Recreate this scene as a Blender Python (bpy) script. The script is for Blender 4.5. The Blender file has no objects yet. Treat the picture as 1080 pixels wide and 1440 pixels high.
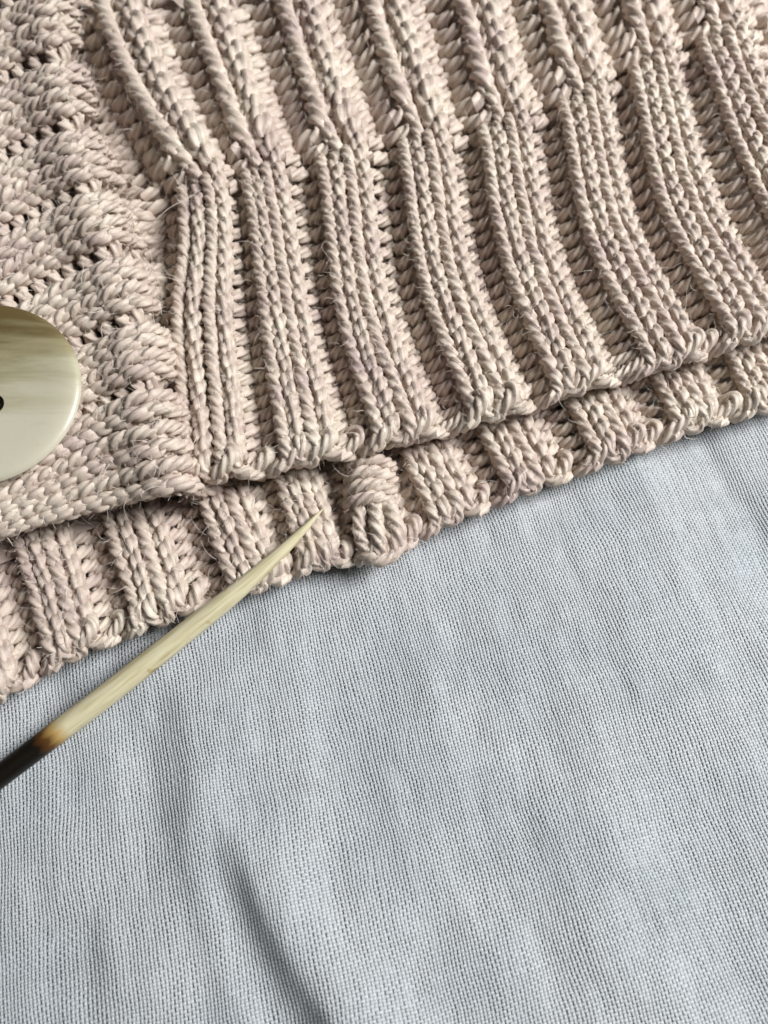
import bpy, math
import numpy as np

rng = np.random.default_rng(7)
MM = 0.001
# ------------------------------------------------------------------ camera
TH = math.radians(25.0)          # tilt from straight down
FPX = 1100.0                     # focal length in pixels of the 1080 x 1440 photograph
DIST = 104.5                     # mm, camera to the middle of the cloth
scene = bpy.context.scene
CAMPOS = np.array([0.0, -DIST * math.sin(TH), DIST * math.cos(TH)])
FWD = np.array([0.0, math.sin(TH), -math.cos(TH)])
UPV = np.array([0.0, math.cos(TH), math.sin(TH)])
RGT = np.array([1.0, 0.0, 0.0])
cam_d = bpy.data.cameras.new("camera")
cam = bpy.data.objects.new("camera", cam_d)
scene.collection.objects.link(cam)
cam.location = CAMPOS * MM
cam.rotation_euler = (TH, 0, 0)
cam_d.sensor_width = 36.0
cam_d.lens = FPX / 1440.0 * 36.0
cam_d.clip_start = 0.002
cam_d.clip_end = 10.0
cam_d.dof.use_dof = True
cam_d.dof.focus_distance = 0.0985
cam_d.dof.aperture_fstop = 28.0
scene.camera = cam

# ------------------------------------------------------------------ world and window light
world = bpy.data.worlds.new("World")
scene.world = world
world.use_nodes = True
wb = world.node_tree.nodes["Background"]
wb.inputs[0].default_value = (0.80, 0.90, 1.0, 1)
wb.inputs[1].default_value = 0.05

def area(name, loc_mm, target_mm, size, size_y, power, color):
    l = bpy.data.lights.new(name, 'AREA')
    l.shape = 'RECTANGLE'
    l.size = size; l.size_y = size_y
    l.energy = power; l.color = color
    o = bpy.data.objects.new(name, l)
    scene.collection.objects.link(o)
    p = np.array(loc_mm, float); t = np.array(target_mm, float)
    from mathutils import Vector
    o.location = p * MM
    o.rotation_euler = Vector(t - p).to_track_quat('-Z', 'Y').to_euler()
    return o
area("window_light", (480, 80, 470), (0, 0, 0), 0.30, 0.30, 8.5, (0.955, 0.98, 1.0))

vs = scene.view_settings
vs.view_transform = 'Standard'
vs.look = 'None'
vs.exposure = 0.0
vs.gamma = 1.0
vs.use_curve_mapping = False
scene.cycles.max_bounces = 8
scene.cycles.diffuse_bounces = 3

# ------------------------------------------------------------------ helpers
def P(px, py, z):
    """point at height z (mm) above the cloth that stands at photograph pixel (px, py)"""
    d = FWD * FPX + RGT * (px - 540.0) + UPV * (720.0 - py)
    t = (z - CAMPOS[2]) / d[2]
    return CAMPOS + d * t

def project(pts):
    v = pts - CAMPOS
    zc = v @ FWD
    return 540 + FPX * (v @ RGT) / zc, 720 - FPX * (v @ UPV) / zc

def smooth(x, a, b):
    t = np.clip((x - a) / (b - a), 0, 1)
    return t * t * (3 - 2 * t)

def spline(knots, vals, x):
    """cubic Hermite through vals at knots, straight beyond the ends"""
    k = np.asarray(knots, float); v = np.asarray(vals, float); x = np.asarray(x, float)
    n = len(k)
    m = np.zeros_like(v)
    for i in range(n):
        if i == 0: m[i] = (v[1] - v[0]) / (k[1] - k[0])
        elif i == n - 1: m[i] = (v[-1] - v[-2]) / (k[-1] - k[-2])
        else:
            a = (v[i] - v[i-1]) / (k[i] - k[i-1]); b = (v[i+1] - v[i]) / (k[i+1] - k[i])
            m[i] = (a * (k[i+1] - k[i]) + b * (k[i] - k[i-1])) / (k[i+1] - k[i-1])
    xi = np.clip(x, k[0], k[-1])
    i = np.clip(np.searchsorted(k, xi, side='right') - 1, 0, n - 2)
    h = (k[i+1] - k[i]); t = ((xi - k[i]) / h)[..., None]
    hh = h[..., None]
    r = (2*t**3 - 3*t**2 + 1) * v[i] + (t**3 - 2*t**2 + t) * hh * m[i] + (-2*t**3 + 3*t**2) * v[i+1] + (t**3 - t**2) * hh * m[i+1]
    r = r + (x - xi)[..., None] * np.where((x < k[0])[..., None], m[0], m[-1])
    return r

def norm(a):
    return a / np.maximum(np.linalg.norm(a, axis=-1, keepdims=True), 1e-9)

def link(o, parent=None):
    scene.collection.objects.link(o)
    if parent is not None: o.parent = parent
    return o

def mesh_from(name, verts, faces, mat, parent=None, uv=None, smooth_sh=True):
    """verts (n,3) in mm, faces (m,4) or (m,3) index array, uv per vertex (n,2)"""
    me = bpy.data.meshes.new(name)
    k = faces.shape[1]
    me.vertices.add(len(verts)); me.vertices.foreach_set('co', (np.asarray(verts, np.float32) * MM).ravel())
    me.loops.add(faces.size); me.loops.foreach_set('vertex_index', faces.astype(np.int32).ravel())
    me.polygons.add(len(faces)); me.polygons.foreach_set('loop_start', np.arange(0, faces.size, k, dtype=np.int32))
    if uv is not None:
        ul = me.uv_layers.new(name='UVMap')
        ul.data.foreach_set('uv', np.asarray(uv, np.float32)[faces.ravel()].ravel())
    me.update(calc_edges=True)
    me.polygons.foreach_set('use_smooth', np.full(len(faces), smooth_sh, dtype=bool))
    me.validate()
    me.materials.append(mat)
    o = bpy.data.objects.new(name, me)
    return link(o, parent)

# ------------------------------------------------------------------ materials
def new_mat(name):
    m = bpy.data.materials.new(name); m.use_nodes = True
    nt = m.node_tree
    return m, nt, nt.nodes['Principled BSDF']

def node(nt, typ, **kw):
    n = nt.nodes.new(typ)
    for k, v in kw.items(): setattr(n, k, v)
    return n

def math_n(nt, op, a, b=None, c=None):
    n = nt.nodes.new('ShaderNodeMath'); n.operation = op
    for i, x in enumerate((a, b, c)):
        if x is None: continue
        if isinstance(x, (int, float)): n.inputs[i].default_value = x
        else: nt.links.new(x, n.inputs[i])
    return n.outputs[0]

def ramp(nt, fac, stops):
    n = nt.nodes.new('ShaderNodeValToRGB')
    el = n.color_ramp.elements
    while len(el) < len(stops): el.new(0.5)
    for e, (p, c) in zip(el, stops):
        e.position = p; e.color = (*c, 1)
    nt.links.new(fac, n.inputs[0])
    return n.outputs[0]

def wool_material():
    m, nt, b = new_mat('hand_dyed_wool')
    L = nt.links.new
    tc = node(nt, 'ShaderNodeTexCoord')
    mp = node(nt, 'ShaderNodeMapping'); mp.inputs['Scale'].default_value = (1000, 1000, 1000)
    L(tc.outputs['Object'], mp.inputs['Vector'])
    n1 = node(nt, 'ShaderNodeTexNoise'); n1.inputs['Scale'].default_value = 0.10; n1.inputs['Detail'].default_value = 3
    L(mp.outputs[0], n1.inputs['Vector'])
    n2 = node(nt, 'ShaderNodeTexNoise'); n2.inputs['Scale'].default_value = 0.42; n2.inputs['Detail'].default_value = 4; n2.inputs['Roughness'].default_value = 0.65
    L(mp.outputs[0], n2.inputs['Vector'])
    f = math_n(nt, 'ADD', math_n(nt, 'MULTIPLY', n1.outputs[0], 0.5), math_n(nt, 'MULTIPLY', n2.outputs[0], 0.5))
    col = ramp(nt, f, [(0.34, (0.70, 0.605, 0.495)), (0.47, (0.635, 0.52, 0.425)), (0.57, (0.565, 0.445, 0.375)), (0.70, (0.485, 0.365, 0.335))])
    # fibres along each ply
    um = node(nt, 'ShaderNodeMapping'); um.inputs['Scale'].default_value = (0.5, 6.0, 1.0)
    L(tc.outputs['UV'], um.inputs['Vector'])
    nf = node(nt, 'ShaderNodeTexNoise'); nf.inputs['Scale'].default_value = 1.0; nf.inputs['Detail'].default_value = 4; nf.inputs['Roughness'].default_value = 0.7
    nf.inputs['Distortion'].default_value = 0.35
    L(um.outputs[0], nf.inputs['Vector'])
    mix = node(nt, 'ShaderNodeMixRGB', blend_type='MULTIPLY'); mix.inputs[0].default_value = 0.3
    L(col, mix.inputs[1])
    L(ramp(nt, nf.outputs[0], [(0.3, (0.72, 0.68, 0.66)), (0.6, (1, 1, 1))]), mix.inputs[2])
    L(mix.outputs[0], b.inputs['Base Color'])
    bp = node(nt, 'ShaderNodeBump'); bp.inputs['Strength'].default_value = 0.6; bp.inputs['Distance'].default_value = 0.00022
    L(nf.outputs[0], bp.inputs['Height'])
    L(bp.outputs[0], b.inputs['Normal'])
    b.inputs['Roughness'].default_value = 0.42
    b.inputs['Specular IOR Level'].default_value = 0.55
    b.inputs['Subsurface Weight'].default_value = 0.0
    b.inputs['Subsurface Radius'].default_value = (0.0007, 0.0005, 0.00035)
    b.inputs['Subsurface Scale'].default_value = 1.0
    b.inputs['Sheen Weight'].default_value = 0.0
    b.inputs['Sheen Roughness'].default_value = 0.45
    b.inputs['Sheen Tint'].default_value = (1.0, 0.95, 0.9, 1)
    return m
WOOL = wool_material()

def fibre_material():
    m, nt, b = new_mat('loose_wool_fibre')
    b.inputs['Base Color'].default_value = (0.62, 0.54, 0.47, 1)
    b.inputs['Roughness'].default_value = 0.6
    return m
FIBRE = fibre_material()

def cloth_material():
    m, nt, b = new_mat('white_cotton_weave')
    L = nt.links.new
    tc = node(nt, 'ShaderNodeTexCoord')
    sep = node(nt, 'ShaderNodeSeparateXYZ')
    # UV is in mm, u across the warp, v along it; bend the grid slightly
    nw = node(nt, 'ShaderNodeTexNoise'); nw.inputs['Scale'].default_value = 0.055; nw.inputs['Detail'].default_value = 2
    L(tc.outputs['UV'], nw.inputs['Vector'])
    sc = node(nt, 'ShaderNodeVectorMath', operation='MULTIPLY_ADD'); sc.inputs[1].default_value = (2.4, 2.4, 0); L(nw.outputs['Color'], sc.inputs[0])
    L(tc.outputs['UV'], sc.inputs[2])
    nw2 = node(nt, 'ShaderNodeTexNoise'); nw2.inputs['Scale'].default_value = 0.8; nw2.inputs['Detail'].default_value = 2
    L(tc.outputs['UV'], nw2.inputs['Vector'])
    sc2 = node(nt, 'ShaderNodeVectorMath', operation='MULTIPLY_ADD'); sc2.inputs[1].default_value = (0.13, 0.17, 0); L(nw2.outputs['Color'], sc2.inputs[0])
    L(sc.outputs[0], sc2.inputs[2])
    L(sc2.outputs[0], sep.inputs[0])
    X = math_n(nt, 'DIVIDE', sep.outputs[0], 0.41)
    Y = math_n(nt, 'DIVIDE', sep.outputs[1], 0.33)
    I = math_n(nt, 'FLOOR', X); J = math_n(nt, 'FLOOR', Y)
    def rnd(v, seed):
        w = node(nt, 'ShaderNodeTexWhiteNoise', noise_dimensions='1D')
        L(math_n(nt, 'ADD', v, seed), w.inputs['W']); return w.outputs['Value']
    ri = rnd(I, 0.37); rj = rnd(J, 91.2)
    px_ = math_n(nt, 'SINE', math_n(nt, 'MULTIPLY', math_n(nt, 'FRACT', X), math.pi))
    py_ = math_n(nt, 'SINE', math_n(nt, 'MULTIPLY', math_n(nt, 'FRACT', Y), math.pi))
    # over / under waves
    ow = math_n(nt, 'MULTIPLY_ADD', math_n(nt, 'COSINE', math_n(nt, 'MULTIPLY', math_n(nt, 'ADD', math_n(nt, 'SUBTRACT', Y, 0.5), I), math.pi)), 0.5, 0.5)
    of = math_n(nt, 'MULTIPLY_ADD', math_n(nt, 'COSINE', math_n(nt, 'MULTIPLY', math_n(nt, 'ADD', math_n(nt, 'ADD', math_n(nt, 'SUBTRACT', X, 0.5), J), 1.0), math.pi)), 0.5, 0.5)
    hw = math_n(nt, 'MULTIPLY', math_n(nt, 'POWER', px_, 0.8), math_n(nt, 'MULTIPLY_ADD', ri, 0.35, 0.80))
    hw = math_n(nt, 'MULTIPLY', hw, math_n(nt, 'POWER', ow, 1.0))
    hf = math_n(nt, 'MULTIPLY', math_n(nt, 'POWER', py_, 0.6), math_n(nt, 'MULTIPLY_ADD', rj, 0.3, 0.38))
    hf = math_n(nt, 'MULTIPLY', hf, math_n(nt, 'MULTIPLY_ADD', of, 0.80, 0.2))
    # slubs: each warp thread thickens and thins along its length
    cs = node(nt, 'ShaderNodeCombineXYZ'); L(math_n(nt, 'MULTIPLY', I, 5.37), cs.inputs[0]); L(math_n(nt, 'MULTIPLY', Y, 0.11), cs.inputs[1])
    nsl = node(nt, 'ShaderNodeTexNoise', noise_dimensions='2D'); nsl.inputs['Scale'].default_value = 1.0; nsl.inputs['Detail'].default_value = 2; L(cs.outputs[0], nsl.inputs['Vector'])
    hw = math_n(nt, 'MULTIPLY', hw, math_n(nt, 'MULTIPLY_ADD', nsl.outputs[0], 1.7, 0.15))
    h = math_n(nt, 'MAXIMUM', hw, hf)
    ns = node(nt, 'ShaderNodeTexNoise'); ns.inputs['Scale'].default_value = 2.2; ns.inputs['Detail'].default_value = 4
    L(tc.outputs['UV'], ns.inputs['Vector'])
    h = math_n(nt, 'ADD', h, math_n(nt, 'MULTIPLY', ns.outputs[0], 0.55))
    bp = node(nt, 'ShaderNodeBump'); bp.inputs['Strength'].default_value = 1.0; bp.inputs['Distance'].default_value = 0.00026
    L(h, bp.inputs['Height'])
    L(bp.outputs[0], b.inputs['Normal'])
    # faint ivory blotches in the dye
    nb = node(nt, 'ShaderNodeTexNoise'); nb.inputs['Scale'].default_value = 0.07; nb.inputs['Detail'].default_value = 4
    L(tc.outputs['UV'], nb.inputs['Vector'])
    col = ramp(nt, nb.outputs[0], [(0.35, (0.475, 0.498, 0.513)), (0.65, (0.53, 0.541, 0.547))])
    L(col, b.inputs['Base Color'])
    b.inputs['Roughness'].default_value = 0.48
    b.inputs['Specular IOR Level'].default_value = 0.45
    b.inputs['Sheen Weight'].default_value = 0.1
    return m
CLOTH = cloth_material()

# ------------------------------------------------------------------ cloth
def polyline_dist(x, y, pts):
    """signed side distance and position along a polyline (mm)"""
    best = np.full(x.shape, 1e9); side = np.zeros(x.shape); along = np.zeros(x.shape); acc = 0.0
    for (ax, ay), (bx, by) in zip(pts[:-1], pts[1:]):
        dx, dy = bx - ax, by - ay; ln = math.hypot(dx, dy)
        t = np.clip(((x - ax) * dx + (y - ay) * dy) / ln**2, 0, 1)
        ex, ey = x - ax - t * dx, y - ay - t * dy
        d = np.hypot(ex, ey)
        s = np.sign(dx * ey - dy * ex)
        w = d < best
        best = np.where(w, d, best); side = np.where(w, s, side); along = np.where(w, acc + t * ln, along)
        acc += ln
    return best * side, along, acc

def value_noise(x, y, seed):
    r = np.random.default_rng(seed); tab = r.random((256, 256))
    xi = np.floor(x).astype(int); yi = np.floor(y).astype(int)
    fx = x - xi; fy = y - yi
    fx = fx*fx*fx*(fx*(fx*6-15)+10); fy = fy*fy*fy*(fy*(fy*6-15)+10)
    g = lambda a, b: tab[a % 256, b % 256]
    return (g(xi, yi)*(1-fx)*(1-fy) + g(xi+1, yi)*fx*(1-fy) + g(xi, yi+1)*(1-fx)*fy + g(xi+1, yi+1)*fx*fy) - 0.5

def fold(x, y, pix, amp, wl, wr):
    pts = [tuple(P(a, b, 0)[:2]) for a, b in pix]
    d, al, tot = polyline_dist(x, y, pts)      # d > 0 is left of the direction of travel
    w = np.where(d > 0, wl, wr)
    ends = smooth(al, 0, 0.3 * tot) if True else 1
    return amp * np.exp(-(d / w) ** 2) * (0.0 + ends)

def cloth_height(x, y):
    ang = math.radians(14)
    u = x * math.cos(ang) + y * math.sin(ang)      # across the warp
    v = -x * math.sin(ang) + y * math.cos(ang)     # along the warp
    bend = 3.0 * value_noise(v / 40.0, u / 60.0, 3)
    h = 1.6 * value_noise((u + bend) / 13.0, v / 27.0, 11)
    h += 0.8 * value_noise((u + bend) / 5.6, v / 11.0, 12)
    h += 0.26 * value_noise((u + bend) / 2.3, v / 6.0, 13)
    h += 0.9 * value_noise(u / 30.0, v / 30.0, 14)
    # pressed creases, told apart in the lower left and at the right
    h += fold(x, y, [(318, 1120), (345, 1195), (385, 1285), (430, 1365), (480, 1445), (560, 1560)], 2.4, 6.5, 2.6)[...]
    h += fold(x, y, [(262, 1040), (272, 1110), (262, 1200), (300, 1300), (330, 1420)], 0.6, 2.5, 2.0)
    h -= fold(x, y, [(940, 560), (985, 610), (1030, 690), (1090, 780), (1170, 880)][::-1], 1.5, 4.5, 3.0)
    return h * 0.9 - 0.9

def build_cloth():
    def axis(a, b, step, far):
        core = np.arange(a, b + step / 2, step)
        out = []; p = b; s = step
        while p < far: s *= 1.25; p += s; out.append(p)
        lo = []; p = a; s = step
        while p > -far: s *= 1.25; p -= s; lo.append(p)
        return np.concatenate([np.array(lo[::-1]), core, np.array(out)])
    xs = axis(-72, 72, 0.45, 420); ys = axis(-66, 60, 0.45, 420)
    X, Y = np.meshgrid(xs, ys, indexing='ij')
    Z = cloth_height(X, Y)
    n, m = X.shape
    verts = np.stack([X, Y, Z], -1).reshape(-1, 3)
    idx = np.arange(n * m).reshape(n, m)
    f = np.stack([idx[:-1, :-1], idx[1:, :-1], idx[1:, 1:], idx[:-1, 1:]], -1).reshape(-1, 4)
    ang = math.radians(14)
    uv = np.stack([X * math.cos(ang) + Y * math.sin(ang), -X * math.sin(ang) + Y * math.cos(ang)], -1).reshape(-1, 2)
    o = mesh_from('cloth', verts, f, CLOTH, None, uv)
    o['kind'] = 'structure'
    o['label'] = 'creased white plain weave cotton cloth under the knitted cardigan'
    return o
build_cloth()

# ------------------------------------------------------------------ yarn
NPLY, PV = 4, 5                       # plies, points per ply
def ply_ring():
    s = math.sin(math.pi / NPLY); rp = s / (1 + s); d = 1 - rp
    a = []; r = []
    for k in range(NPLY):
        for q in (-88, -44, 0, 44, 88):
            th = 2 * math.pi * k / NPLY
            px = d + rp * math.cos(math.radians(q)); py = rp * math.sin(math.radians(q)) * 0.98
            a.append(th + math.atan2(py, px)); r.append(math.hypot(px, py))
    return np.array(a), np.array(r)
RING_A, RING_R = ply_ring()
NV = NPLY * PV
RING_V = np.array([k + j / (PV - 0.0) for k in range(NPLY) for j in range(PV)])

FUZZ = []                              # (position, outward, tangent) seeds for loose fibres

def yarn_rings(C, R, pitch_fac=5.7, phase=0.0, up=None):
    """C (rows, n, 3) centre lines, R (rows, n) radii -> ring vertices (rows, n, NV, 3) and uv"""
    T = np.gradient(C, axis=1); T = norm(T)
    step = np.linalg.norm(np.diff(C, axis=1), axis=2)
    arc = np.concatenate([np.zeros((C.shape[0], 1)), np.cumsum(step, axis=1)], axis=1)
    n = C.shape[1]
    N1 = np.zeros_like(C)
    v = np.cross(T[:, 0], np.array([0.3, 0.2, 0.93])); N1[:, 0] = norm(v)
    for i in range(1, n):              # parallel transport: the frame does not spin by itself
        w = N1[:, i-1] - T[:, i] * np.sum(N1[:, i-1] * T[:, i], axis=1, keepdims=True)
        N1[:, i] = norm(w)
    B = np.cross(T, N1)
    tw = -2 * np.pi * np.cumsum(np.concatenate([np.zeros((C.shape[0], 1)), step / (pitch_fac * 0.5 * (R[:, 1:] + R[:, :-1]))], axis=1), axis=1)
    ph = rng.random((C.shape[0], 1)) * 6.28 + phase
    a = RING_A[None, None, :] + (tw + ph)[..., None]
    ply = np.repeat(np.arange(NPLY), PV)[None, None, :]
    wob = 0.05 * np.sin(arc[..., None] * 0.9 + ply * 2.4 + ph[..., None] * 3) + 0.04 * np.sin(arc[..., None] * 2.3 + ply * 4.1 + ph[..., None] * 5)
    rr = RING_R[None, None, :] * R[..., None] * (1 + wob + 0.022 * rng.normal(size=C.shape[:2] + (NV,)))
    V = C[:, :, None, :] + (np.cos(a) * rr)[..., None] * N1[:, :, None, :] + (np.sin(a) * rr)[..., None] * B[:, :, None, :]
    U = np.broadcast_to(arc[..., None] + rng.random((C.shape[0], 1, 1)) * 400, V.shape[:3])
    W = np.broadcast_to(RING_V[None, None, :], V.shape[:3]) + rng.random((C.shape[0], 1, 1)) * 50
    return V, np.stack([U, W], -1), T

def ring_faces(n, base):
    i = np.arange(n - 1)[:, None]; j = np.arange(NV)[None, :]
    a = base + i * NV + j; b = base + i * NV + (j + 1) % NV
    return np.stack([a, b, b + NV, a + NV], -1).reshape(-1, 4)

class Bag:
    def __init__(self): self.v = []; self.f = []; self.u = []; self.n = 0
    def add(self, rings, uv):
        n = rings.shape[0]
        self.f.append(ring_faces(n, self.n)); self.v.append(rings.reshape(-1, 3)); self.u.append(uv.reshape(-1, 2))
        self.n += n * NV
    def add_capped(self, rings, uv):
        c0 = np.repeat(rings[0].mean(0)[None], NV, 0); c1 = np.repeat(rings[-1].mean(0)[None], NV, 0)
        self.add(np.concatenate([c0[None], rings, c1[None]]), np.concatenate([uv[:1], uv, uv[-1:]]))
    def build(self, name, parent, mat=None):
        return mesh_from(name, np.concatenate(self.v), np.concatenate(self.f), mat or WOOL, parent, np.concatenate(self.u))

def seed_fuzz(C, T, N, R, count):
    """remember seeds for loose fibres on the side of the yarn that faces out"""
    C = C.reshape(-1, 3); T = T.reshape(-1, 3); N = N.reshape(-1, 3); R = R.reshape(-1)
    if len(C) == 0: return
    i = rng.integers(0, len(C), count)
    d = norm(N[i] + 0.75 * rng.normal(size=(count, 3)))
    d = norm(d - T[i] * np.sum(d * T[i], 1, keepdims=True))
    FUZZ.append((C[i] + d * R[i][:, None] * 0.9, d, T[i]))

# ------------------------------------------------------------------ knitted panel
class Panel:
    """A fabric sheet laid through the ribs seen in the photograph. q = rib number, s = along the rib."""
    def __init__(self, ribs, s_knots, crest, q_res=24, s_res=140):
        pts = np.zeros((len(ribs), len(s_knots), 3))
        for i, rb in enumerate(ribs):
            for j, (px, py, z) in enumerate(rb):
                p = P(px, py, z + crest); pts[i, j] = (p[0], p[1], z)
        self.q0 = 0.0; self.q1 = len(ribs) - 1.0; self.s0 = s_knots[0]; self.s1 = s_knots[-1]
        sv = np.linspace(self.s0, self.s1, s_res)
        along = np.stack([spline(s_knots, pts[i], sv) for i in range(len(ribs))])     # (ribs, s, 3)
        qv = np.linspace(self.q0, self.q1, int((self.q1 - self.q0) * q_res) + 1)
        g = np.zeros((len(qv), s_res, 3))
        for j in range(s_res): g[:, j] = spline(np.arange(len(ribs)), along[:, j], qv)
        self.g = g; self.nq, self.ns = g.shape[:2]
        du = np.gradient(g, axis=0); dv = np.gradient(g, axis=1)
        self.n = norm(np.cross(du, dv))
    def at(self, q, s):
        fq = (q - self.q0) / (self.q1 - self.q0) * (self.nq - 1); fs = (s - self.s0) / (self.s1 - self.s0) * (self.ns - 1)
        i = np.clip(np.floor(fq).astype(int), 0, self.nq - 2); j = np.clip(np.floor(fs).astype(int), 0, self.ns - 2)
        a = (fq - i)[..., None]; b = (fs - j)[..., None]
        def L(G): return (G[i, j]*(1-a)*(1-b) + G[i+1, j]*a*(1-b) + G[i, j+1]*(1-a)*b + G[i+1, j+1]*a*b)
        return L(self.g), norm(L(self.n))

def knit(panel, rows, s_of_row, cells_fn, TS=22, az=0.80, tilt=0.30, hy=0.86, ax=0.205, view=70, jitter=0.65, fuzz=58, row0=0, cover=None):
    """cells_fn(row) -> list of dicts q0,q1,knit(bool),h(height),R,rib(index or None). One yarn path per row, cut at cells."""
    bags = {}
    allC = []; allN = []; allR = []; meta = []
    t = np.arange(TS) / TS * 2 * np.pi
    for r in range(row0, rows):
        cells = cells_fn(r)
        nc = len(cells)
        q0 = np.array([c['q0'] for c in cells]); q1 = np.array([c['q1'] for c in cells])
        sg = np.array([1.0 if c['knit'] else -1.0 for c in cells]); hh = np.array([c['h'] for c in cells]); RR = np.array([c['R'] for c in cells])
        pos = np.arange(nc)[:, None] + (t / (2 * np.pi))[None, :]           # cell coordinate
        posf = pos.ravel()
        ctr = np.arange(nc) + 0.5
        S = np.clip(np.interp(posf, ctr, sg) * 2.2, -1, 1).reshape(nc, TS)
        # ribs keep their height across the knit columns and drop steeply into the purl valley
        ar = np.arange(nc); isk = sg > 0
        pv = np.concatenate([[False], isk[:-1]]); nx = np.concatenate([isk[1:], [False]])
        kx = np.stack([ar + np.where(isk, .02, .17), ar + .5, ar + np.where(isk, .98, .83)], 1).ravel()
        rnd_ = np.array([c.get('rnd', .4) for c in cells])
        hv = np.stack([hh - np.where(isk & ~pv, rnd_, 0), hh, hh - np.where(isk & ~nx, rnd_, 0)], 1).ravel()
        H = np.interp(posf, kx, hv).reshape(nc, TS)
        Rr = np.interp(posf, ctr, RR).reshape(nc, TS)
        j1 = rng.normal(size=(nc, 1)) * jitter; j2 = rng.normal(size=(nc, 1)) * jitter; j3 = rng.normal(size=(nc, 1)) * jitter
        win = np.sin(t / 2)[None, :] ** 2; isk_ = sg > 0
        a_ = np.array([c.get('ax', ax) for c in cells])[:, None] * (1 + 0.10 * j1) * np.where(isk_[:, None], np.where(t < np.pi, .62, 1.08)[None, :], 1.0)   # the ply pulls the left leg upright
        hy_ = np.interp(posf, ctr, [c.get('hy', hy) for c in cells]).reshape(nc, TS)
        x = (t / (2 * np.pi))[None, :] + a_ * np.sin(2 * t)[None, :] + 0.03 * j2 * win
        q = q0[:, None] + (q1 - q0)[:, None] * x
        y = -hy_ * np.cos(t)[None, :] * (1 + 0.05 * j3 * win) + 0.05 * j1 * win
        az_ = np.array([c.get('az', az) for c in cells])[:, None]
        z = S * az_ * (-np.cos(2 * t)[None, :] + tilt * (-np.cos(t))[None, :]) + H + 0.06 * j2 * win
        s = s_of_row(r + y)
        G, N = panel.at(q.ravel(), s.ravel())
        C = G + N * z.ravel()[:, None]
        allC.append(C); allN.append(N); allR.append(Rr.ravel() * np.repeat(1 + 0.04 * rng.normal(size=nc), TS) ** 1.0); meta.append(cells)
    C = np.stack(allC); N = np.stack(allN); R = np.stack(allR)
    V, UV, T = yarn_rings(C, R)
    for k, cells in enumerate(meta):
        mid = C[k].reshape(len(cells), TS, 3).mean(1)
        px, py = project(mid)
        for ci, c in enumerate(cells):
            if px[ci] < -view or px[ci] > 1080 + view or py[ci] < -view or py[ci] > 1440 + view: continue
            if cover is not None and cover(px[ci], py[ci]): continue
            a = ci * TS; b = min((ci + 1) * TS + 1, C.shape[1])
            bags.setdefault(c['rib'], Bag()).add(V[k, a:b], UV[k, a:b])
            if fuzz and c['knit']: seed_fuzz(C[k, a:b], T[k, a:b], N[k, a:b], R[k, a:b], fuzz)
            elif fuzz: seed_fuzz(C[k, a:b], T[k, a:b], N[k, a:b], R[k, a:b], max(1, fuzz // 3))
    return bags

def coil(bag, panel, q_list, s_edge, rad_n, rad_s, R, zoff, per=22, view=70, lean=0.5, fuzz=45):
    """the cast-on: one slanted wrap of yarn round the edge for each column"""
    pos = []; nn = []; rr = []
    t = np.arange(per) / per * 2 * np.pi
    for k in range(len(q_list) - 1):
        qa, qb = q_list[k], q_list[k+1]
        jj = rng.normal(size=3)
        q = qa + (qb - qa) * (t / (2 * np.pi)) + lean * (1 + .5 * jj[2]) * (qb - qa) * np.sin(t)
        G, N = panel.at(q, np.full(per, s_edge))
        G2, _ = panel.at(q, np.full(per, s_edge + 0.02)); D = norm(G2 - G)
        w = np.sin(t / 2) ** 2
        pos.append(G + N * (zoff[k] + rad_n * (1 + 0.16 * jj[0] * w) * np.sin(t))[:, None] - D * (rad_s * (1 + 0.2 * jj[1] * w) * np.cos(t))[:, None])
        nn.append(N); rr.append(R[k] * np.ones(per))
    C = np.concatenate(pos); N = np.concatenate(nn); Rv = np.concatenate(rr)
    ker = np.array([1, 2, 3, 2, 1.]); ker /= ker.sum()       # ease the joins
    pad = lambda a: np.concatenate([np.repeat(a[:1], 2, 0), a, np.repeat(a[-1:], 2, 0)])
    Cp = pad(C); C = sum(ker[i] * Cp[i:i+len(C)] for i in range(5))
    V, UV, T = yarn_rings(C[None], Rv[None])
    px, py = project(C)
    for k in range(len(q_list) - 1):
        a = k * per; b = min(a + per + 1, len(C))
        if px[a:b].max() < -view or px[a:b].min() > 1080 + view: continue
        bag.add(V[0, a:b], UV[0, a:b])
        seed_fuzz(C[a:b], T[0, a:b], N[a:b], Rv[a:b], fuzz)

# ---- the cardigan
cardigan = bpy.data.objects.new('cardigan', None)
scene.collection.objects.link(cardigan)
cardigan.location = P(300, 500, 0) * MM * 0
cardigan['label'] = 'chunky hand knitted cardigan in pale pink cream wool with ribbed hem'
cardigan['category'] = 'cardigan'

def emit(bags, panel_name, label):
    ground = bags.pop(None)
    root = ground.build(panel_name, cardigan)
    root['label'] = label
    for k in sorted(bags): bags[k].build('rib', root)
    return root

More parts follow.
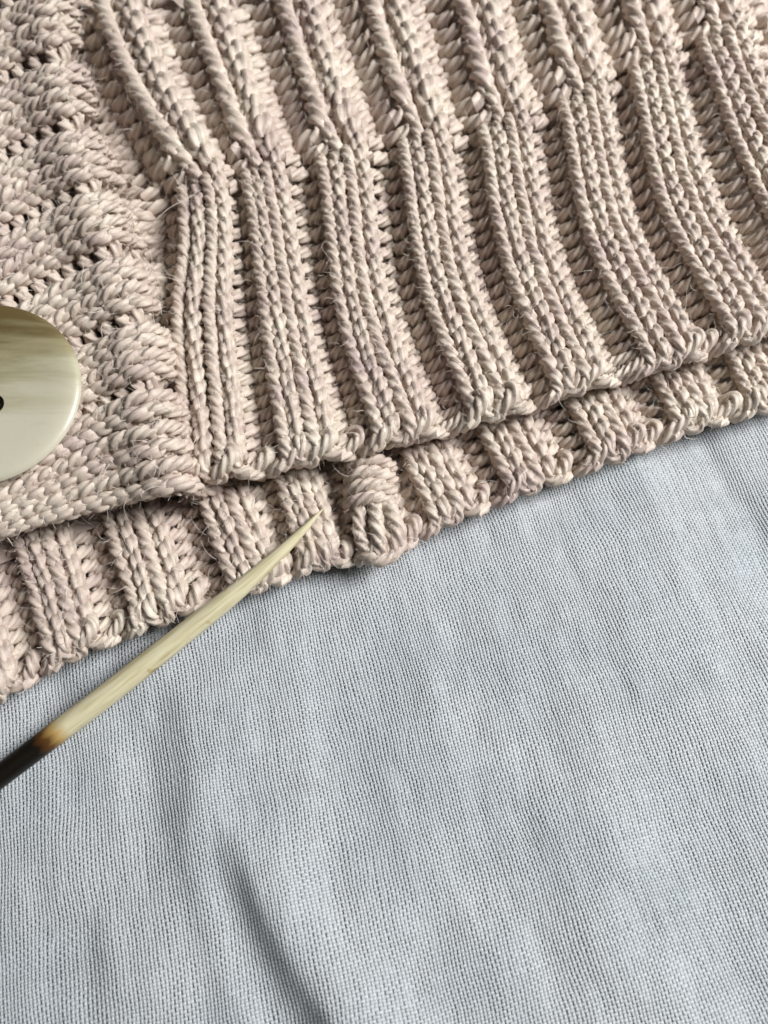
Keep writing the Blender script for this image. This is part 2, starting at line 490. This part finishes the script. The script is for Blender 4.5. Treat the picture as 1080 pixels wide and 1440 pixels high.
# ---------------- front panel
ZF = 8.0
front_px = [
    [(172, 690), (140, 470), (150, 275), (85, 140), (0, -35)],
    [(312, 672), (287, 455), (281, 245), (207, 112), (138, -60)],
    [(440, 648), (398, 440), (362, 228), (322, 108), (262, -62)],
    [(572, 620), (506, 425), (476, 206), (440, 90), (385, -80)],
    [(702, 585), (625, 385), (590, 182), (548, 42), (490, -130)],
    [(818, 548), (738, 350), (703, 160), (668, 15), (620, -160)],
    [(950, 512), (855, 315), (815, 121), (772, -25), (720, -200)],
    [(1064, 474), (960, 275), (912, 70), (876, -75), (830, -250)],
    [(1190, 440), (1090, 240), (1010, 38), (975, -110), (930, -285)],
    [(1320, 405), (1215, 205), (1120, 5), (1085, -145), (1040, -320)],
]
NRIB = 20.0
f_knots = [0.0, 0.5, 1.0, 1.35, 1.75]
f_z = [0.0, 0.15, 0.2, 1.2, 1.5]
front_px = [[(rb[0][0] - 9, rb[0][1] - 25)] + rb[1:] for rb in front_px]
front = Panel([[(px, py, ZF + dz - (3.2 if i == 0 else 0)) for (px, py), dz in zip(rb, f_z)] for i, rb in enumerate(front_px)], f_knots, 1.6)

def lerp(a, b, w): return a + (b - a) * w
def front_cells(r):
    body = r >= NRIB
    s = r / NRIB
    swell = float(np.exp(-((s - 1.09) / 0.08) ** 2))
    near = float(smooth(np.array(s), 0.86, 1.0))
    grow = float(smooth(np.array(s), 1.0, 1.12))
    out = []
    for k in range(0, 9):
        kn = k >= 1
        rib = k if kn else None
        if not body:
            hk = 1.15 + .2 * near; Rk = 1.0
            if kn:
                out.append(dict(q0=k-.315, q1=k, knit=True, h=hk - .9 * near, R=Rk - .04 * near, rib=rib))
                out.append(dict(q0=k, q1=k+.315, knit=True, h=hk, R=Rk, rib=rib))
            else:
                out.append(dict(q0=k-.315, q1=k, knit=False, h=-1.2, R=1.0, rib=None, ax=.22, hy=.9, az=.62))
                out.append(dict(q0=k, q1=k+.315, knit=False, h=-1.2, R=1.0, rib=None, ax=.22, hy=.9, az=.62))
            out.append(dict(q0=k+.315, q1=k+.685, knit=False, h=-2.3, R=1.0, rib=None, ax=.24, hy=.9, az=.7))
        else:
            hw = .275 + .02 * swell
            sh = .10 * (1 - grow)
            if kn: out.append(dict(q0=k-hw+sh, q1=k+hw+sh, knit=True, h=1.2 + .8 * grow + .4 * swell, rnd=.6, R=1.02 + .58 * grow + .12 * swell, rib=rib, az=.9))
            else: out.append(dict(q0=k-hw+sh, q1=k+hw+sh, knit=False, h=-1.1, R=1.1, rib=None, ax=.22, hy=.9, az=.75))
            out.append(dict(q0=k+hw+sh, q1=k+1-hw+sh, knit=False, h=-1.5, R=1.25, rib=None, ax=.24, hy=.9, az=.85))
    return out
bags = knit(front, int(NRIB), lambda y: y / NRIB, front_cells)
for kk, bg in knit(front, 33, lambda y: y / NRIB, front_cells, row0=int(NRIB)).items():
    t_ = bags.setdefault(kk, Bag())
    t_.f += [f + t_.n for f in bg.f]; t_.v += bg.v; t_.u += bg.u; t_.n += bg.n
front_root = emit(bags, 'front_panel', 'front of the cardigan, deep rib at the hem and single ribs above')
cb = Bag()
ql = []; zo = []; Rl = []
for k in range(1, 9):
    for fr, z in ((-.325, .45), (0, .55), (.30, -.55)):
        ql.append(k + fr + rng.normal() * .02); zo.append(z + rng.normal() * .15); Rl.append((1.05 if z > 0 else .92) + rng.normal() * .06)
coil(cb, front, np.array(ql), -0.004, 1.35, 1.25, Rl, zo, per=30)
cb.build('cast_on_edge', front_root)

# ---------------- back panel, seen below the front hem
ZB = 2.7
back_px = [
    [(-125, 1030), (-170, 880)],
    [(-8, 984), (-55, 838)],
    [(106, 922), (62, 772)],
    [(230, 874), (184, 726)],
    [(362, 828), (308, 682)],
    [(455, 796), (412, 650)],
    [(546, 782), (505, 640)],
    [(640, 733), (575, 595)],
    [(752, 690), (682, 555)],
    [(874, 645), (805, 508)],
    [(985, 602), (920, 462)],
    [(1088, 575), (1022, 432)],
    [(1195, 540), (1128, 400)],
]
back_px = [[(a[0] - 9, a[1] - 27), (b[0] - 9, b[1] - 27)] for a, b in back_px]
back = Panel([[(a[0], a[1], ZB), (lerp(a[0], b[0], .5), lerp(a[1], b[1], .5), ZB + .1), (b[0], b[1], ZB), (2*b[0]-a[0], 2*b[1]-a[1], ZB)] for a, b in back_px], [0, .5, 1.0, 2.0], 1.6)
NB = 7.2
def back_cells(r):
    out = []
    for k in range(0, 12):
        for fa, fb, kn in ((-.305, 0, 1), (0, .305, 1), (.305, .695, 0)):
            out.append(dict(q0=k+fa, q1=k+fb, knit=bool(kn), h=.85 if kn else -1.7, R=.98 if kn else .9, rib=k if kn else None, **(dict(rnd=.6) if kn else dict(ax=.24, hy=.9, az=.7))))
    return out
bags = knit(back, 11, lambda y: y / NB, back_cells)
back_root = emit(bags, 'back_panel', 'back hem of the cardigan showing below the front hem')
cb = Bag(); ql = []; zo = []; Rl = []
for k in range(0, 12):
    for fr, z in ((-.33, .2), (0, .25), (.30, -.6)):
        ql.append(k + fr + rng.normal() * .02); zo.append(z + rng.normal() * .15); Rl.append((1.0 if z > 0 else .88) + rng.normal() * .06)
coil(cb, back, np.array(ql), -0.01, 1.3, 1.15, Rl, zo, per=30)
cb.build('cast_on_edge', back_root)

# ---------------- button band, knitted sideways
ridge = [(68, -78), (84, 22), (100, 122), (123, 216), (149, 304), (180, 398), (207, 492), (222, 588), (252, 700)]
left = [(-330, 172), (-240, 124), (-150, 74), (-70, 30)]
zl = [8.8, 9.0, 9.3, 10.0]
band_rows = []
for i, (rx, ry) in enumerate(ridge):
    low = 0.0
    if i == len(ridge) - 1: low = 2.2
    row = [(rx + dx * (1 if i < 7 else 1.0), ry + dy * (1, 1, 1, 1, 1, 1, 1, .85, .36)[i], z - low) for (dx, dy), z in zip(left, zl)]
    row.append((rx, ry, 11.6 - low))
    if i < 5:
        row.append((rx + 12, ry + 8, 5.6)); row.append((rx + 44, ry + 13, 4.6)); row.append((rx + 70, ry + 17, 1.6))
    else:
        row.append((rx + 15, ry + 7, 7.4 - low * .5)); row.append((rx + 32, ry + 10, 5.6 - low * .3)); row.append((rx + 52, ry + 12, 3.8 - low * .3))
    band_rows.append(row)
b_knots = [0, 4.2, 8.4, 12.1, 15.3, 17.1, 19.0, 21.0]
band = Panel(band_rows, b_knots, 1.6)
def band_cells(r):
    out = []
    for k in range(0, 8):
        if k < 7:
            pat = ((-.38, -.02, 1), (-.02, .34, 1), (.34, .62, 0))
        else:
            pat = ((-.42, 0, 1), (0, .45, 1), (.45, .9, 1))
        for fa, fb, kn in pat:
            kq = k + 0.0
            out.append(dict(q0=kq+fa, q1=min(kq+fb, 8.0), knit=bool(kn), h=(1.4 if fa < -.2 else 1.1) if kn else -2.0, R=1.06 if kn else 1.05, rib=k if kn else None, **(dict(rnd=.8) if kn else dict(ax=.22, hy=.9, az=.5))))
    return out
bags = knit(band, 21, lambda y: y, band_cells, hy=0.95, ax=0.165)
band_root = emit(bags, 'button_band', 'thick ribbed button band knitted sideways along the front edge')
def band_facing():
    g = (band.g - band.n * 2.1)[:int(band.nq * .86):4, :int(band.ns * .74):3]
    n, m = g.shape[:2]; idx = np.arange(n * m).reshape(n, m)
    f = np.stack([idx[:-1, :-1], idx[1:, :-1], idx[1:, 1:], idx[:-1, 1:]], -1).reshape(-1, 4)
    mesh_from('facing', g.reshape(-1, 3), f, WOOL, band_root, g.reshape(-1, 3)[:, :2])
band_facing()

# ---------------- the rest of the back, under the front and the band
def build_inner():
    n = 90
    gx = np.linspace(-150, 1260, n); gy = np.linspace(-300, 1, n)
    V = np.zeros((n, n, 3))
    top = [(-200, -260), (1300, -330)]; bot = [(-200, 930), (60, 830), (400, 700), (700, 600), (1000, 500), (1300, 400)]
    bx = np.array([b[0] for b in bot], float); by = np.array([b[1] for b in bot], float)
    for i, a in enumerate(np.linspace(-200, 1300, n)):
        yb = np.interp(a, bx, by) - 60
        for j, t in enumerate(np.linspace(0, 1, n)):
            p = P(a, -260 + (yb + 260) * t, 3.0)
            V[i, j] = (p[0], p[1], 3.0 + .25 * math.sin(i * 1.9) * math.cos(j * 1.5))
    idx = np.arange(n * n).reshape(n, n)
    f = np.stack([idx[:-1, :-1], idx[:-1, 1:], idx[1:, 1:], idx[1:, :-1]], -1).reshape(-1, 4)
    uv = V.reshape(-1, 3)[:, :2]
    mesh_from('inner_back', V.reshape(-1, 3), f, WOOL, cardigan, uv)
build_inner()

# ---------------- gathered bobble of yarn at the side seam of the back hem
def build_bobble():
    bag = Bag()
    def strand(pts, R, n=60):
        W = np.array([P(a, b, z) for a, b, z in pts])
        k = np.concatenate([[0], np.cumsum(np.linalg.norm(np.diff(W, axis=0), axis=1))])
        Cc = spline(k, W, np.linspace(0, k[-1], n))
        R = R * .87
        V, UV, T = yarn_rings(Cc[None], np.full((1, n), R))
        bag.add_capped(V[0], UV[0])
        seed_fuzz(Cc, T[0], np.repeat(np.array([[0.1, -.3, .95]]), n, 0), np.full(n, R), 60)
    # three turns wrapped round the seam, then a doubled loop that hangs over the edge
    for i, (y, w) in enumerate(((648, .92), (666, 1.0), (684, 1.0), (701, .9))):
        strand([(497, y + 12, 2.6), (493, y + 9, 4.6), (502, y + 3, 6.0), (523, y - 2, 6.4), (541, y + 2, 5.6), (551, y + 10, 3.6)], 1.2 * w)
    strand([(508, 708, 5.0), (505, 728, 5.2), (506, 750, 4.8), (514, 770, 4.0), (528, 783, 2.8)], 1.12)
    strand([(526, 708, 5.4), (529, 730, 5.6), (532, 752, 5.2), (534, 772, 4.2), (534, 786, 2.8)], 1.18)
    strand([(544, 710, 5.2), (553, 728, 5.4), (558, 748, 4.8), (553, 768, 3.9), (541, 783, 2.8)], 1.2)
    strand([(504, 764, 2.8), (512, 779, 3.4), (529, 787, 3.8), (549, 781, 3.6), (562, 766, 3.0), (567, 750, 2.2)], 1.15)
    o = bag.build('seam_bobble', back_root)
    o['label'] = 'cream knot of yarn at the side seam'
build_bobble()

# ------------------------------------------------------------------ loose fibres
def build_fuzz():
    pos = np.concatenate([f[0] for f in FUZZ]); d = np.concatenate([f[1] for f in FUZZ]); T = np.concatenate([f[2] for f in FUZZ])
    n = len(pos); K = 7
    ln = rng.gamma(2.0, 0.55, n) * 1.0 + 0.25
    dirv = norm(d * rng.uniform(.2, 1.0, (n, 1)) + T * rng.normal(size=(n, 1)) * 0.9 + 0.25 * rng.normal(size=(n, 3)))
    curl = rng.normal(size=(n, 3)) * 0.55
    p = pos.copy(); cl = [p.copy()]; dv = dirv.copy()
    for k in range(K - 1):
        dv = norm(dv + curl * 0.55 + 0.22 * rng.normal(size=(n, 3)) - d * 0.10)
        p = p + dv * (ln / (K - 1))[:, None]
        cl.append(p.copy())
    C = np.stack(cl, 1)
    side = norm(np.cross(norm(C[:, -1] - C[:, 0]), rng.normal(size=(n, 3))))
    w = (rng.uniform(.018, .038, n))[:, None, None] * np.linspace(1, .5, K)[None, :, None]
    V = np.stack([C - side[:, None] * w, C + side[:, None] * w], 2).reshape(-1, 3)
    base = (np.arange(n) * K * 2)[:, None] + (np.arange(K - 1) * 2)[None, :]
    f = np.stack([base, base + 1, base + 3, base + 2], -1).reshape(-1, 4)
    W = np.array([P(*q) for q in ((203, 334, 9.5), (214, 316, 11), (236, 294, 12), (258, 282, 12), (274, 273, 11.5))])
    Cc = spline([0, 1, 2, 3, 4], W, np.linspace(0, 4, 40)); tt = norm(np.gradient(Cc, axis=0)); sd = norm(np.cross(tt, [0, -.4, .9])) * 0.035
    Vh = np.stack([Cc - sd, Cc + sd], 1).reshape(-1, 3); b0 = len(V) + np.arange(39) * 2
    V = np.concatenate([V, Vh]); f = np.concatenate([f, np.stack([b0, b0 + 1, b0 + 3, b0 + 2], -1)])
    o = mesh_from('loose_fibres', V, f, FIBRE, cardigan)
    o['kind'] = 'stuff'
    return n
nf = build_fuzz()

# ------------------------------------------------------------------ button
def lathe(profile, seg=96):
    """profile of (radius, z); returns verts, quads (centre closed by tiny ring)"""
    pr = np.array(profile); th = np.arange(seg) / seg * 2 * np.pi
    V = np.stack([pr[:, None, 0] * np.cos(th), pr[:, None, 0] * np.sin(th), np.repeat(pr[:, 1:2], seg, 1)], -1).reshape(-1, 3)
    i = np.arange(len(pr) - 1)[:, None]; j = np.arange(seg)[None, :]
    a = i * seg + j; b_ = i * seg + (j + 1) % seg
    return V, np.stack([a, b_, b_ + seg, a + seg], -1).reshape(-1, 4)

def horn_material():
    m, nt, b = new_mat('polished_horn')
    L = nt.links.new
    tc = node(nt, 'ShaderNodeTexCoord')
    mp = node(nt, 'ShaderNodeMapping'); mp.inputs['Scale'].default_value = (60, 420, 100); mp.inputs['Rotation'].default_value = (0, 0, math.radians(-12))
    L(tc.outputs['Object'], mp.inputs['Vector'])
    n1 = node(nt, 'ShaderNodeTexNoise'); n1.inputs['Scale'].default_value = 1.0; n1.inputs['Detail'].default_value = 6; n1.inputs['Roughness'].default_value = 0.6; n1.inputs['Distortion'].default_value = 0.4
    L(mp.outputs[0], n1.inputs['Vector'])
    sx = node(nt, 'ShaderNodeSeparateXYZ'); L(tc.outputs['Object'], sx.inputs[0])
    # the horn is browner towards one side of the disc
    g = math_n(nt, 'MULTIPLY_ADD', sx.outputs[1], 58.0, 0.38)
    g = math_n(nt, 'MULTIPLY_ADD', sx.outputs[0], -22.0, g)
    f = math_n(nt, 'ADD', g, math_n(nt, 'MULTIPLY', math_n(nt, 'SUBTRACT', n1.outputs[0], 0.5), 0.95))
    col = ramp(nt, f, [(0.02, (0.55, 0.505, 0.385)), (0.28, (0.45, 0.41, 0.285)), (0.58, (0.28, 0.24, 0.13)), (0.88, (0.12, 0.084, 0.032))])
    L(col, b.inputs['Base Color'])
    b.inputs['Roughness'].default_value = 0.30
    b.inputs['Subsurface Weight'].default_value = 0.15
    b.inputs['Subsurface Radius'].default_value = (0.002, 0.0018, 0.001)
    b.inputs['Subsurface Scale'].default_value = 1.0
    n3 = node(nt, 'ShaderNodeTexNoise'); n3.inputs['Scale'].default_value = 700; n3.inputs['Detail'].default_value = 3
    L(tc.outputs['Object'], n3.inputs['Vector'])
    bp = node(nt, 'ShaderNodeBump'); bp.inputs['Strength'].default_value = 0.25; bp.inputs['Distance'].default_value = 0.0001
    L(n3.outputs[0], bp.inputs['Height']); L(bp.outputs[0], b.inputs['Normal'])
    return m

def plain(name, col, rough=0.6):
    m, nt, b = new_mat(name)
    b.inputs['Base Color'].default_value = (*col, 1); b.inputs['Roughness'].default_value = rough
    return m

def build_button():
    ZC = 14.3
    c = P(-33, 546, ZC + 1.2); e = P(108, 546, ZC + 1.2)
    Rb = float(np.linalg.norm(e - c))
    prof = [(0.02, .80), (0.12, .80), (.3, .84), (.5, .94), (.68, 1.05), (.80, 1.10), (.88, 1.08), (.93, 1.0), (.965, .88), (.99, .66), (1.0, .42), (.985, .2), (.94, .1), (.8, -.3), (.5, -.8), (.2, -1.0), (.02, -1.02)]
    V, F = lathe([(r * Rb, z) for r, z in prof], 128)
    body = mesh_from('button', V, F, horn_material(), cardigan)
    body.location = (c - [0, 0, 1.2]) * MM
    body.rotation_euler = (math.radians(8), math.radians(3), 0)
    body['label'] = 'round olive and cream horn button'
    # sewing holes, cut through
    cut_v = []; cut_f = []; nb = 0
    hp = []
    for k in range(2):
        a = math.radians(-40 + 180 * k); hx, hy = 2.6 * math.cos(a), 2.6 * math.sin(a)
        hp.append((hx, hy))
        v, f = lathe([(0.01, -4), (1.0, -4), (1.0, 0), (1.05, .45), (1.4, .95), (1.8, 4), (0.01, 4)], 32)
        v = v + np.array([hx, hy, 0]); cut_v.append(v); cut_f.append(f + nb); nb += len(v)
    cutter = mesh_from('hole_cutter', np.concatenate(cut_v), np.concatenate(cut_f), WOOL)
    cutter.location = body.location; cutter.rotation_euler = body.rotation_euler
    md = body.modifiers.new('holes', 'BOOLEAN'); md.operation = 'DIFFERENCE'; md.object = cutter; md.solver = 'EXACT'
    bpy.context.view_layer.update()
    dg = bpy.context.evaluated_depsgraph_get()
    me = bpy.data.meshes.new_from_object(body.evaluated_get(dg))
    body.modifiers.clear(); old = body.data; body.data = me
    me.polygons.foreach_set('use_smooth', np.ones(len(me.polygons), dtype=bool))
    me.set_sharp_from_angle(angle=math.radians(32))
    bpy.data.objects.remove(cutter)
    # thread through the two holes
    tb = Bag(); (ax_, ay_), (bx_, by_) = hp
    for o in (-.35, 0.1, .4):
        t = np.linspace(0, 1, 24)
        x = ax_ + (bx_ - ax_) * t + o * .5; y = ay_ + (by_ - ay_) * t + o * .8
        z = -1.2 + 2.6 * np.sin(np.pi * t) ** .35
        Cc = np.stack([x, y, z], -1)
        Vv, UVv, _ = yarn_rings(Cc[None], np.full((1, 24), .26))
        tb.add(Vv[0], UVv[0])
    th = tb.build('sewing_thread', body, plain('ivory_thread', (.62, .56, .46)))
    return body
build_button()

# ------------------------------------------------------------------ porcupine quill
def quill_material():
    m, nt, b = new_mat('quill_keratin')
    L = nt.links.new
    uv = node(nt, 'ShaderNodeTexCoord'); sx = node(nt, 'ShaderNodeSeparateXYZ'); L(uv.outputs['UV'], sx.inputs[0])
    # u = mm along from the tip, v = round the shaft
    mp = node(nt, 'ShaderNodeMapping'); mp.inputs['Scale'].default_value = (0.16, 14.0, 1); L(uv.outputs['UV'], mp.inputs['Vector'])
    n1 = node(nt, 'ShaderNodeTexNoise'); n1.inputs['Scale'].default_value = 1.0; n1.inputs['Detail'].default_value = 5; L(mp.outputs[0], n1.inputs['Vector'])
    mp2 = node(nt, 'ShaderNodeMapping'); mp2.inputs['Scale'].default_value = (0.5, 3.0, 1); L(uv.outputs['UV'], mp2.inputs['Vector'])
    n2 = node(nt, 'ShaderNodeTexNoise'); n2.inputs['Scale'].default_value = 0.9; n2.inputs['Detail'].default_value = 3; L(mp2.outputs[0], n2.inputs['Vector'])
    pale = ramp(nt, n1.outputs[0], [(0.3, (0.44, 0.365, 0.20)), (0.5, (0.60, 0.53, 0.335)), (0.7, (0.67, 0.62, 0.44))])
    spots = ramp(nt, n2.outputs[0], [(0.66, (1, 1, 1)), (0.72, (0.62, 0.50, 0.30))])
    mx = node(nt, 'ShaderNodeMixRGB', blend_type='MULTIPLY'); mx.inputs[0].default_value = 0.7; L(pale, mx.inputs[1]); L(spots, mx.inputs[2])
    d = math_n(nt, 'ADD', sx.outputs[0], math_n(nt, 'MULTIPLY', math_n(nt, 'SUBTRACT', n1.outputs[0], 0.5), 2.4))
    band_f = math_n(nt, 'DIVIDE', math_n(nt, 'SUBTRACT', d, QUILL_DARK - 2.0), 5.0)
    dark = ramp(nt, band_f, [(0.0, (1, 1, 1)), (0.28, (0.72, 0.52, 0.27)), (0.52, (0.16, 0.075, 0.025)), (0.78, (0.012, 0.010, 0.009))])
    m2 = node(nt, 'ShaderNodeMixRGB', blend_type='MULTIPLY'); m2.inputs[0].default_value = 1.0; L(mx.outputs[0], m2.inputs[1]); L(dark, m2.inputs[2])
    L(m2.outputs[0], b.inputs['Base Color'])
    b.inputs['Roughness'].default_value = 0.38
    b.inputs['Specular IOR Level'].default_value = 0.3
    bp = node(nt, 'ShaderNodeBump'); bp.inputs['Strength'].default_value = 0.35; bp.inputs['Distance'].default_value = 0.00012
    L(n1.outputs[0], bp.inputs['Height']); L(bp.outputs[0], b.inputs['Normal'])
    return m

def build_quill():
    global QUILL_DARK
    pts = [(456, 714, 6.0, .05), (449, 721, 5.95, .22), (438, 733, 5.8, .42), (400, 772, 5.3, .92), (330, 834, 4.4, 1.42), (250, 898, 3.3, 1.64), (150, 977, 2.1, 1.74), (75, 1034, 1.3, 1.72), (0, 1091, .75, 1.66), (-90, 1159, .4, 1.6), (-300, 1317, .3, 1.5)]
    W = np.array([P(a, b_, z) for a, b_, z, _ in pts]); rad = 0.80 * np.array([r for *_, r in pts])
    arc = np.concatenate([[0], np.cumsum(np.linalg.norm(np.diff(W, axis=0), axis=1))])
    QUILL_DARK = float(arc[7])
    # round off the far end out of frame
    s_ = np.concatenate([np.linspace(0, arc[4], 40)[:-1], np.linspace(arc[4], arc[-1], 60)])
    Cc = spline(arc, W, s_); R_ = spline(arc, rad[:, None], s_)[:, 0]
    R_[-6:] *= np.array([.98, .92, .8, .6, .35, .05])
    T = norm(np.gradient(Cc, axis=0)); n1 = norm(np.cross(T, [0, 0, 1.0])); n2 = np.cross(T, n1)
    seg = 32; th = np.arange(seg + 1) / seg * 2 * np.pi
    V = Cc[:, None] + R_[:, None, None] * (np.cos(th)[None, :, None] * n1[:, None] + np.sin(th)[None, :, None] * n2[:, None])
    n = len(Cc); idx = np.arange(n * (seg + 1)).reshape(n, seg + 1)
    f = np.stack([idx[:-1, :-1], idx[:-1, 1:], idx[1:, 1:], idx[1:, :-1]], -1).reshape(-1, 4)
    uv = np.stack([np.repeat(s_[:, None], seg + 1, 1), np.repeat((th / (2 * np.pi))[None], n, 0)], -1).reshape(-1, 2)
    o = mesh_from('porcupine_quill', V.reshape(-1, 3), f, quill_material(), None, uv)
    o['label'] = 'pale porcupine quill with a black end, its sharp tip on the hem'
    o['category'] = 'quill'
build_quill()
